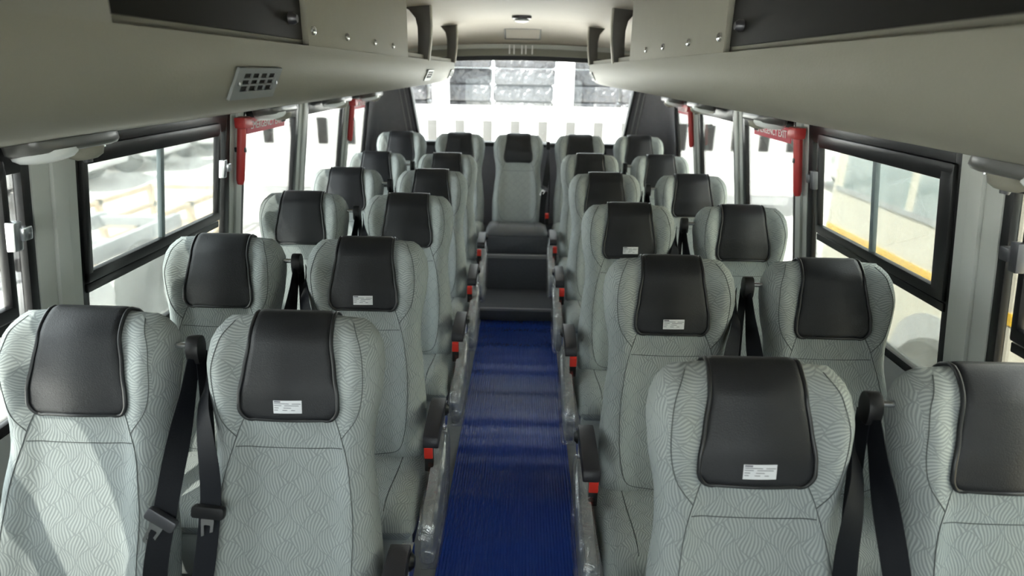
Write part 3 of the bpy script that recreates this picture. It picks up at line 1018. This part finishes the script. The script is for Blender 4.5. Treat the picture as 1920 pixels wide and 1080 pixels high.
def side_meshes(g):
    """parts on the aisle side; g = +1 when the aisle lies towards +x of the seat"""
    d = {}
    poly = rounded_poly([(-0.535, 0.31), (-0.505, 0.25), (-0.30, 0.245), (-0.19, 0.30), (-0.165, 0.50), (-0.24, 0.50), (-0.38, 0.43), (-0.52, 0.42)], [0.05, 0.05, 0.05, 0.05, 0.04, 0.06, 0.1, 0.07])
    d['shell'] = MB().prism(poly, 'x', g * 0.226, g * 0.258).mesh('side_shell', M['shell'], True, 40, 0.012)
    big = rounded_poly([(-0.548, 0.30), (-0.515, 0.237), (-0.29, 0.232), (-0.175, 0.29), (-0.150, 0.515), (-0.24, 0.515), (-0.38, 0.445), (-0.532, 0.435)], 0.06, 6)
    rows = []
    n = len(big)
    c = (-0.38, 0.34)
    rnd = random.Random(5)
    jit = [[rnd.uniform(-0.006, 0.006) for _ in range(n)] for _ in range(6)]
    for j, (k, x) in enumerate(((1.0, 0.222), (1.0, 0.240), (0.99, 0.262), (0.93, 0.268), (0.6, 0.270), (0.2, 0.269))):
        rows.append([(g * (x + abs(jit[j][i]) * 0.5), c[0] + (p[0] - c[0]) * (k + jit[j][i]), c[1] + (p[1] - c[1]) * (k + jit[j][i - 3])) for i, p in enumerate(big)])
    d['film'] = MB().grid(rows, close=True).mesh('plastic_wrap', M['film'], True, 35)
    # armrest: gently curved pad
    top = [(-0.372, 0.570), (-0.364, 0.584), (-0.32, 0.594), (-0.26, 0.602), (-0.20, 0.606), (-0.165, 0.602)]
    bot = [(-0.155, 0.565), (-0.20, 0.560), (-0.28, 0.556), (-0.364, 0.546), (-0.372, 0.552)]
    d['armrest'] = MB().prism(top + bot, 'x', g * 0.214, g * 0.260).mesh('armrest', M['armrest'], True, 40, 0.006)
    d['pivot'] = MB().lathe([(0.020, 0), (0.020, g * 0.012), (0.012, g * 0.020)], (g * 0.250, -0.185, 0.572), 'x', 16).mesh('armrest_pivot', M['black'])
    d['strut'] = MB().prism(rounded_poly([(-0.20, 0.50), (-0.13, 0.50), (-0.115, 0.57), (-0.19, 0.565)], 0.015), 'x', g * 0.232, g * 0.258).mesh('armrest_strut', M['steel'], True, 40)
    # buckle
    mb = MB()
    d['buckle'] = mb.hexa([(g * 0.224 + a, -0.315 + b, z) for z in (0.440, 0.520) for a, b in ((-0.013, -0.012), (0.013, -0.012), (0.013, 0.012), (-0.013, 0.012))]).mesh('buckle', M['black'], True, 40, 0.004)
    mb = MB()
    mb.box(g * 0.224 - 0.013, g * 0.224 + 0.013, -0.331, -0.324, 0.487, 0.524)
    mb.box(g * 0.224 - 0.013, g * 0.224 + 0.013, -0.326, -0.306, 0.518, 0.526)
    d['button'] = mb.mesh('buckle_button', M['red'], True, 40, 0.003)
    # leg on this side
    mb = MB()
    mb.prism(rounded_poly([(-0.50, 0.0), (-0.22, 0.0), (-0.22, 0.03), (-0.30, 0.06), (-0.30, 0.28), (-0.44, 0.28), (-0.44, 0.06), (-0.50, 0.03)], 0.02), 'x', g * 0.10, g * 0.14)
    d['leg'] = mb.mesh('leg', M['shell'], True, 40)
    # belt parts on the other (inner) side: g is still the aisle direction
    i = -g
    gx = i * 0.222
    mb = MB()
    mb.prism(rounded_poly([(-0.046, 0.958), (-0.014, 0.962), (-0.002, 0.992), (-0.008, 1.020), (-0.032, 1.024), (-0.048, 1.000)], 0.016), 'x', i * 0.228 - 0.014, i * 0.228 + 0.014)
    d['guide'] = mb.mesh('belt_guide', M['black'], True, 40, 0.007)
    d['guide_pin'] = MB().lathe([(0.007, 0), (0.007, -i * 0.05)], (i * 0.220, -0.024, 0.998), 'x', 10).mesh('guide_pin', M['steel'])
    def web(path, w):
        """flat webbing: path of (x,y,z, twist) ; ribbon with thickness"""
        ra, rb_ = [], []
        P = [Vector(p[:3]) for p in path]
        T = [p[3] for p in path]
        rows = []
        for k, p in enumerate(P):
            t = (P[min(k + 1, len(P) - 1)] - P[max(k - 1, 0)]).normalized()
            side = Vector((math.cos(T[k]), -math.sin(T[k]), 0))
            side = (side - t * side.dot(t)).normalized()
            nn = t.cross(side).normalized()
            ww = w / 2
            rows.append([tuple(p + side * ww + nn * .0008), tuple(p + nn * .0012), tuple(p - side * ww + nn * .0008), tuple(p - side * ww - nn * .0008), tuple(p - nn * .0012), tuple(p + side * ww - nn * .0008)])
        return MB().grid(rows, close=True)
    def dense(keys, n=8):
        # catmull over positions and twist
        a = catmull([k[:3] for k in keys], n)
        b = catmull([(k[3], 0, 0) for k in keys], n)
        return [(p.x, p.y, p.z, q.x) for p, q in zip(a, b)]
    # window seat: webbing from the guide, over the seat edge, down to the buckle tongue
    k1 = [(i * 0.231, -0.046, 0.975, 1.5), (i * 0.228, -0.085, 0.91, 1.3), (i * 0.223, -0.128, 0.84, 0.85), (i * 0.216, -0.168, 0.77, 0.40), (i * 0.208, -0.205, 0.695, 0.25), (i * 0.196, -0.245, 0.60, 0.35), (i * 0.190, -0.270, 0.50, 0.4), (i * 0.190, -0.288, 0.40, 0.4)]
    k1 = [(x, y, z, -i * t) for x, y, z, t in k1]
    d['belt_w'] = web(dense(k1), 0.046).mesh('belt_webbing', M['webbing'], True, 60)
    k2 = [(i * 0.236, -0.020, 0.98, 1.45), (i * 0.240, -0.040, 0.86, 1.40), (i * 0.246, -0.080, 0.72, 1.35), (i * 0.244, -0.14, 0.50, 1.35), (i * 0.240, -0.17, 0.40, 1.35)]
    k2 = [(x, y, z, -i * t) for x, y, z, t in k2]
    d['belt_r'] = web(dense(k2), 0.040).mesh('belt_return', M['webbing'], True, 60)
    # aisle seat: webbing appearing from behind the shoulder
    k3 = [(i * 0.205, 0.0, 0.965, 1.4), (i * 0.196, -0.052, 0.93, 1.2), (i * 0.182, -0.108, 0.893, 0.8), (i * 0.166, -0.146, 0.845, 0.4), (i * 0.153, -0.174, 0.78, 0.15), (i * 0.149, -0.197, 0.715, 0.1), (i * 0.152, -0.240, 0.62, 0.1), (i * 0.160, -0.272, 0.54, 0.1), (i * 0.166, -0.292, 0.42, 0.1)]
    k3 = [(x, y, z, -i * t) for x, y, z, t in k3]
    d['belt_a'] = web(dense(k3), 0.046).mesh('belt_webbing', M['webbing'], True, 60)
    def tongue(key, tilt, head):
        x, y, z = key
        Rm = Matrix.Translation((x, y, z)) @ Matrix.Rotation(-REC * 0.7, 4, 'X') @ Matrix.Rotation(tilt, 4, 'Y')
        mb = MB()
        poly = rounded_poly([(-0.034, -0.012), (0.034, -0.012), (0.034, 0.014), (-0.034, 0.014)], 0.008)
        mb.prism(poly, 'y', -0.012, 0.004)
        mb.v = [tuple(Rm @ Vector(p)) for p in mb.v]
        m1 = mb.mesh('tongue_head', head, True, 40, 0.003)
        mb = MB()
        outer = rounded_poly([(-0.014, -0.012), (0.014, -0.012), (0.011, -0.060), (-0.011, -0.060)], 0.005, 3)
        innr = rounded_poly([(-0.007, -0.026), (0.007, -0.026), (0.005, -0.052), (-0.005, -0.052)], 0.003, 3)
        n = len(outer)
        mb.grid([[(u, -0.008, v) for u, v in outer], [(u, -0.008, v) for u, v in innr], [(u, -0.005, v) for u, v in innr], [(u, -0.005, v) for u, v in outer], [(u, -0.008, v) for u, v in outer]], close=True)
        mb.v = [tuple(Rm @ Vector(p)) for p in mb.v]
        m2 = mb.mesh('tongue_plate', M['steel'], True, 40)
        return m1, m2
    d['tongue_w'] = tongue((i * 0.206, -0.212, 0.690), i * 0.55, M['dark_steel'])
    d['tongue_a'] = tongue((i * 0.149, -0.204, 0.705), -i * 0.08, M['black'])
    return d
SIDE = {1: side_meshes(1), -1: side_meshes(-1)}

def make_seat(x, y, z, g, aisle, label, labelled=False, belt='w', arm=True, cushion=None, scale=1.0, group='patterned grey coach seats'):
    o = empty('coach_seat', (x, y, z))
    tag(o, label, 'seat', group)
    if scale != 1.0:
        o.scale = (scale, 1, 1)
    D = SIDE[g]
    E = SIDE[-g]
    b = put('backrest', SEATM['backrest'], o)
    for sm in SEATM['seams']:
        put('seam', sm, b)
    c = put('headrest_cover', SEATM['cover'][0], o)
    c['label'] = 'charcoal leather headrest cover'
    put('piping', SEATM['cover'][1], c)
    if labelled:
        l = put('care_label', SEATM['label'][0], c)
        l['label'] = 'small white printed label'
        put('label_print', SEATM['label'][1], c)
    q = put('cushion', cushion or SEATM['cushion'], o)
    for sm in SEATM['cseams']:
        put('seam', sm, q)
    put('valance', SEATM['dark_valance' if cushion is GREYCUSH else 'valance'], o)
    put('seat_frame', SEATM['base'], o)
    put('back_shell', SEATM['backshell'], o)
    put('leg', D['leg'], o)
    put('leg', SIDE[-g]['leg'], o)
    if aisle and arm:
        a = put('armrest', D['armrest'], o)
        put('armrest_pivot', D['pivot'], a)
        put('armrest_strut', D['strut'], a)
        s_ = put('side_shell', D['shell'], o)
        put('plastic_wrap', D['film'], s_)
    if aisle:
        k = put('buckle', D['buckle'], o)
        put('buckle_button', D['button'], k)
    if belt == 'w':
        gd = put('belt_guide', E['guide'], o)
        put('guide_pin', E['guide_pin'], gd)
        w = put('seat_belt', E['belt_w'], o)
        put('belt_return', E['belt_r'], w)
        t = put('belt_tongue', E['tongue_w'][0], w)
        put('tongue_plate', E['tongue_w'][1], w)
    elif belt == 'a':
        w = put('seat_belt', D['belt_a'], o)
        t = put('belt_tongue', D['tongue_a'][0], w)
        put('tongue_plate', D['tongue_a'][1], w)
    return o

GREYCUSH = cushion_mesh(0.235, 'grey_leather')
SIDECUSH = cushion_mesh(0.205, 'fabric')
YL = [1.274, 1.924, 2.676, 3.378, 4.083]
YRT = [1.087, 1.784, 2.563, 3.373, 4.185]
ORD = ['front', 'second', 'third', 'fourth', 'fifth']
for i in range(5):
    lab = {0: True, 1: True, 3: True}.get(i, False)
    tail = ' with white label on its cover' if lab else ''
    make_seat(-0.461, YL[i], 0, 1, True, '%s-row aisle seat on the left of the blue mat%s' % (ORD[i], tail), lab, 'a')
    make_seat(-0.913, YL[i], 0, 1, False, '%s-row window seat beside the left wall, no label on its cover' % ORD[i], False, 'w')
    lab = i < 3
    tail = ' with white label on its cover' if lab else ''
    make_seat(0.461, YRT[i], 0, -1, True, '%s-row aisle seat on the right of the blue mat%s' % (ORD[i], tail), lab, 'a')
    make_seat(0.918, YRT[i], 0, -1, False, '%s-row window seat beside the right wall, no label on its cover' % ORD[i], False, 'w')

# rear bench of five seats on the platform
for x, nm, g in ((-0.915, 'leftmost seat of the rear bench, in the left corner', 1), (-0.465, 'rear bench seat between the left corner seat and the middle', 1), (-0.015, 'middle seat of the rear bench facing down the aisle', 1),
                 (0.455, 'rear bench seat between the middle and the right corner seat', -1), (0.905, 'rightmost seat of the rear bench, in the right corner', -1)):
    mid = abs(x) < 0.1
    make_seat(x, 4.95, 0.05, g, mid, nm, False, 'a' if not mid else 'w', False, GREYCUSH if mid else SIDECUSH)

# ------------------------------------------------------------------ outside
GZ = -0.72
M['concrete'] = add_noise(principled('pale_concrete', (0.74, 0.72, 0.69), 0.9), 0.7, 0.08)
M['vanwhite'] = principled('vehicle_white', (0.80, 0.80, 0.80), 0.35)
M['cream'] = principled('vehicle_cream', (0.78, 0.73, 0.60), 0.35)
M['yellow'] = principled('stripe_yellow', (0.85, 0.52, 0.03), 0.4)
M['busglass'] = principled('bus_glass', (0.34, 0.42, 0.43), 0.08)
M['tyre'] = principled('tyre_rubber', (0.06, 0.06, 0.06), 0.8)
M['rim'] = principled('wheel_rim', (0.6, 0.6, 0.6), 0.4)
M['chassis'] = principled('chassis_haze_grey', (0.42, 0.43, 0.44), 0.6)  # lightened grey: overexposed haze outside put into the colour
M['timber'] = add_noise(principled('haze_pale_timber', (0.70, 0.55, 0.38), 0.8), 4, 0.2)  # made paler, outdoor glare painted into the wood colour
M['bundle'] = add_noise(principled('black_wrapped_bundle', (0.030, 0.030, 0.034), 0.32), 5, 0.7, 1.0, bscale=7)
for n_ in M['bundle'].node_tree.nodes:
    if n_.type == 'BUMP':
        n_.inputs['Distance'].default_value = 0.10
M['post'] = principled('white_post', (0.80, 0.79, 0.80), 0.6)
struct('ground', 'pale sunlit concrete yard', MB().box(-60, 60, -40, 80, GZ - 0.2, GZ), M['concrete'])

def wheel(parent, x, y, z, r, w, axis='x'):
    t = part('wheel', MB().lathe([(r * 0.62, -w / 2), (r * 0.95, -w / 2), (r, -w / 2 + 0.03), (r, w / 2 - 0.03), (r * 0.95, w / 2), (r * 0.62, w / 2)], (x, y, z), axis, 28), M['tyre'], parent)
    part('wheel_rim', MB().lathe([(r * 0.2, -w / 2 - 0.01), (r * 0.62, -w / 2 + 0.03), (r * 0.62, w / 2 - 0.03), (r * 0.2, w / 2 + 0.01)], (x, y, z), axis, 20), M['rim'], t)

# neighbouring bus on the right
bx = 2.50
nb = empty('parked_bus', (bx + 1.1, 4.0, GZ))
tag(nb, 'cream bus with yellow stripe parked alongside the right windows', 'bus')
def L3(x, y, z):
    return (x - bx - 1.1, y - 4.0, z - GZ)
def nbox(name, x0, x1, y0, y1, z0, z1, mat, parent=nb, bevel=0.0):
    a, b = L3(x0, y0, z0), L3(x1, y1, z1)
    return part(name, MB().box(a[0], b[0], a[1], b[1], a[2], b[2]), mat, parent, bevel)
nbox('body', bx, bx + 2.2, -1.6, 5.1, -0.45, 2.05, M['cream'], nb, 0.06)
nbox('stripe', bx - 0.006, bx + 0.02, -1.54, 5.06, 0.40, 0.46, M['yellow'])
for k in range(7):
    y = -1.45 + k * 0.92
    nbox('window', bx - 0.006, bx + 0.02, y, y + 0.83, 0.77, 1.45, M['busglass'], nb, 0.004)
nbox('window_rail', bx - 0.010, bx + 0.01, -1.5, 5.0, 0.735, 0.770, M['chassis'])
for y in (3.40, -0.3):
    pl = rounded_poly([(y - 0.52, -0.50), (y + 0.52, -0.50), (y + 0.50, 0.05), (y + 0.25, 0.24), (y - 0.25, 0.24), (y - 0.50, 0.05)], 0.15, 5)
    a = part('wheel_arch', MB().prism([(u - 4.0, v - GZ) for u, v in pl], 'x', -1.1 - 0.008, -1.1 + 0.02), M['chassis'], nb)
    wheel(nb, *L3(bx + 0.06, y, GZ + 0.42), 0.42, 0.26)

# white vans standing around
def van(x, y, rz, label, sc=1.0):
    v = empty('white_van', (x, y, GZ), rz)
    tag(v, label, 'van', 'white vans in the yard')
    side = rounded_poly([(-2.3, 0.35), (2.35, 0.35), (2.4, 0.95), (1.75, 1.15), (1.05, 1.95), (-2.25, 1.98)], [0.1, 0.12, 0.2, 0.2, 0.25, 0.15], 4)
    part('body', MB().prism(side, 'y', -0.88, 0.88), M['vanwhite'], v, 0.05)
    part('windscreen', MB().hexa([(1.70, -0.72, 1.20), (1.74, -0.72, 1.22), (1.74, 0.72, 1.22), (1.70, 0.72, 1.20), (1.13, -0.66, 1.86), (1.17, -0.66, 1.88), (1.17, 0.66, 1.88), (1.13, 0.66, 1.86)]), M['busglass'], v)
    for s in (-1, 1):
        part('side_window', MB().prism([(0.05, 1.22), (1.30, 1.22), (0.88, 1.80), (0.05, 1.82)], 'y', s * 0.875, s * 0.887), M['busglass'], v)
        for wxx in (-1.45, 1.55):
            wheel(v, wxx, s * 0.80, 0.34, 0.34, 0.2, 'y')
        part('headlight', MB().box(2.36, 2.41, s * 0.62 - 0.14, s * 0.62 + 0.14, 0.70, 0.86), M['rim'], v, 0.02)
NTH = ['first', 'second', 'third', 'fourth', 'fifth', 'sixth', 'seventh', 'eighth']
for k in range(4):
    van(-10.5, 9.5 + k * 2.6, 0.12, '%s white van counted from the front, beyond the left windows' % NTH[k])
for k in range(2):
    van(8.6, 10.5 + k * 2.6, math.pi - 0.1, '%s white van counted from the front, beyond the right windows' % NTH[k])
# long white trailer body standing across behind the rear window
M['greyglass'] = principled('trailer_window', (0.035, 0.034, 0.033), 0.5)
tr = empty('white_trailer', (0, 10.6, GZ))
tag(tr, 'long white trailer body with a row of grey windows behind the rear window', 'trailer')
part('body', MB().prism(rounded_poly([(0.0, 0.35), (1.9, 0.35), (1.9, 1.66), (0.06, 1.66)], 0.08, 4), 'x', -4.6, 4.6), M['vanwhite'], tr, 0.02)
for k in range(20):
    x = -4.3 + k * 0.455
    part('window', MB().box(x, x + 0.16, -0.008 + 0.03, 0.06, 1.10, 1.52), M['greyglass'], tr, 0.004)
part('skirt', MB().box(-4.5, 4.5, 0.02, 1.8, 0.22, 0.36), M['chassis'], tr)
for x in (-3.2, 3.2):
    wheel(tr, x, 0.25, 0.36, 0.36, 0.24, 'y')
    wheel(tr, x, 1.65, 0.36, 0.36, 0.24, 'y')

# dark wrapped bundles stacked behind the vans, with white posts
rnd = random.Random(3)
bun = MB().prism(rounded_poly([(-0.76, 0), (0.76, 0), (0.76, 0.385), (-0.76, 0.385)], 0.07, 3), 'y', -0.6, 0.6).mesh('wrapped_bundle', M['bundle'], True, 40, 0.05)
WORD = ['first', 'second', 'third', 'fourth', 'fifth', 'sixth', 'seventh']
for c in range(7):
    for r_ in range(7):
        o = put('wrapped_bundle', bun, None, (-4.8 + c * 1.60 + rnd.uniform(-.01, .01), 17.0 + rnd.uniform(-.12, .12), GZ + r_ * 0.392), rnd.uniform(-.015, .015))
        tag(o, 'black wrapped bundle, %s course up, %s from the left in the far stack' % (WORD[r_], WORD[c]), 'bundle', 'wrapped bundles in the stack')
for x in (-2.0, 1.0):
    p = empty('white_post', (x, 15.9, GZ))
    tag(p, '%s white post standing before the stacked bundles' % ('left' if x < 0 else 'right'), 'post')
    part('shaft', MB().box(-0.19, 0.19, -0.12, 0.12, 0, 5.0), M['post'], p, 0.02)
    part('foot_plate', MB().box(-0.3, 0.3, -0.25, 0.25, 0, 0.03), M['post'], p, 0.01)

# bare truck chassis on the left
tc = empty('truck_chassis', (-3.9, 4.3, GZ))
tag(tc, 'bare grey truck chassis with wheels outside the left window', 'truck chassis')
for s in (-1, 1):
    part('rail', MB().box(s * 0.38 - 0.04, s * 0.38 + 0.04, -2.3, 2.0, 0.72, 0.86), M['chassis'], tc, 0.01)
    for y in (-1.6, 0.9):
        wheel(tc, s * 0.72, y, 0.43, 0.43, 0.26)
for y in (-2.2, -1.2, 0.0, 1.0, 1.9):
    part('cross_member', MB().box(-0.36, 0.36, y - 0.05, y + 0.05, 0.75, 0.84), M['chassis'], tc, 0.01)
part('fuel_tank', MB().lathe([(0.2, -0.5), (0.24, -0.48), (0.24, 0.48), (0.2, 0.5)], (0.62, -0.35, 0.66), 'y', 20), M['rim'], tc)
part('engine', MB().box(-0.3, 0.3, -2.3, -1.4, 0.80, 1.25), M['chassis'], tc, 0.05)
# open timber crate frame
tf = empty('timber_crate', (-4.9, 8.0, GZ))
tag(tf, 'open timber crate frame standing beyond the truck chassis', 'crate')
for x in (-0.6, 0.6):
    for y in (-1.2, 0.0, 1.2):
        part('upright', MB().box(x - 0.04, x + 0.04, y - 0.04, y + 0.04, 0, 0.62), M['timber'], tf)
    for z in (0.05, 0.30, 0.56):
        part('rail', MB().box(x - 0.04, x + 0.04, -1.3, 1.3, z, z + 0.06), M['timber'], tf)
for y in (-1.2, 1.2):
    for z in (0.05, 0.56):
        part('rail', MB().box(-0.6, 0.6, y - 0.04, y + 0.04, z, z + 0.06), M['timber'], tf)
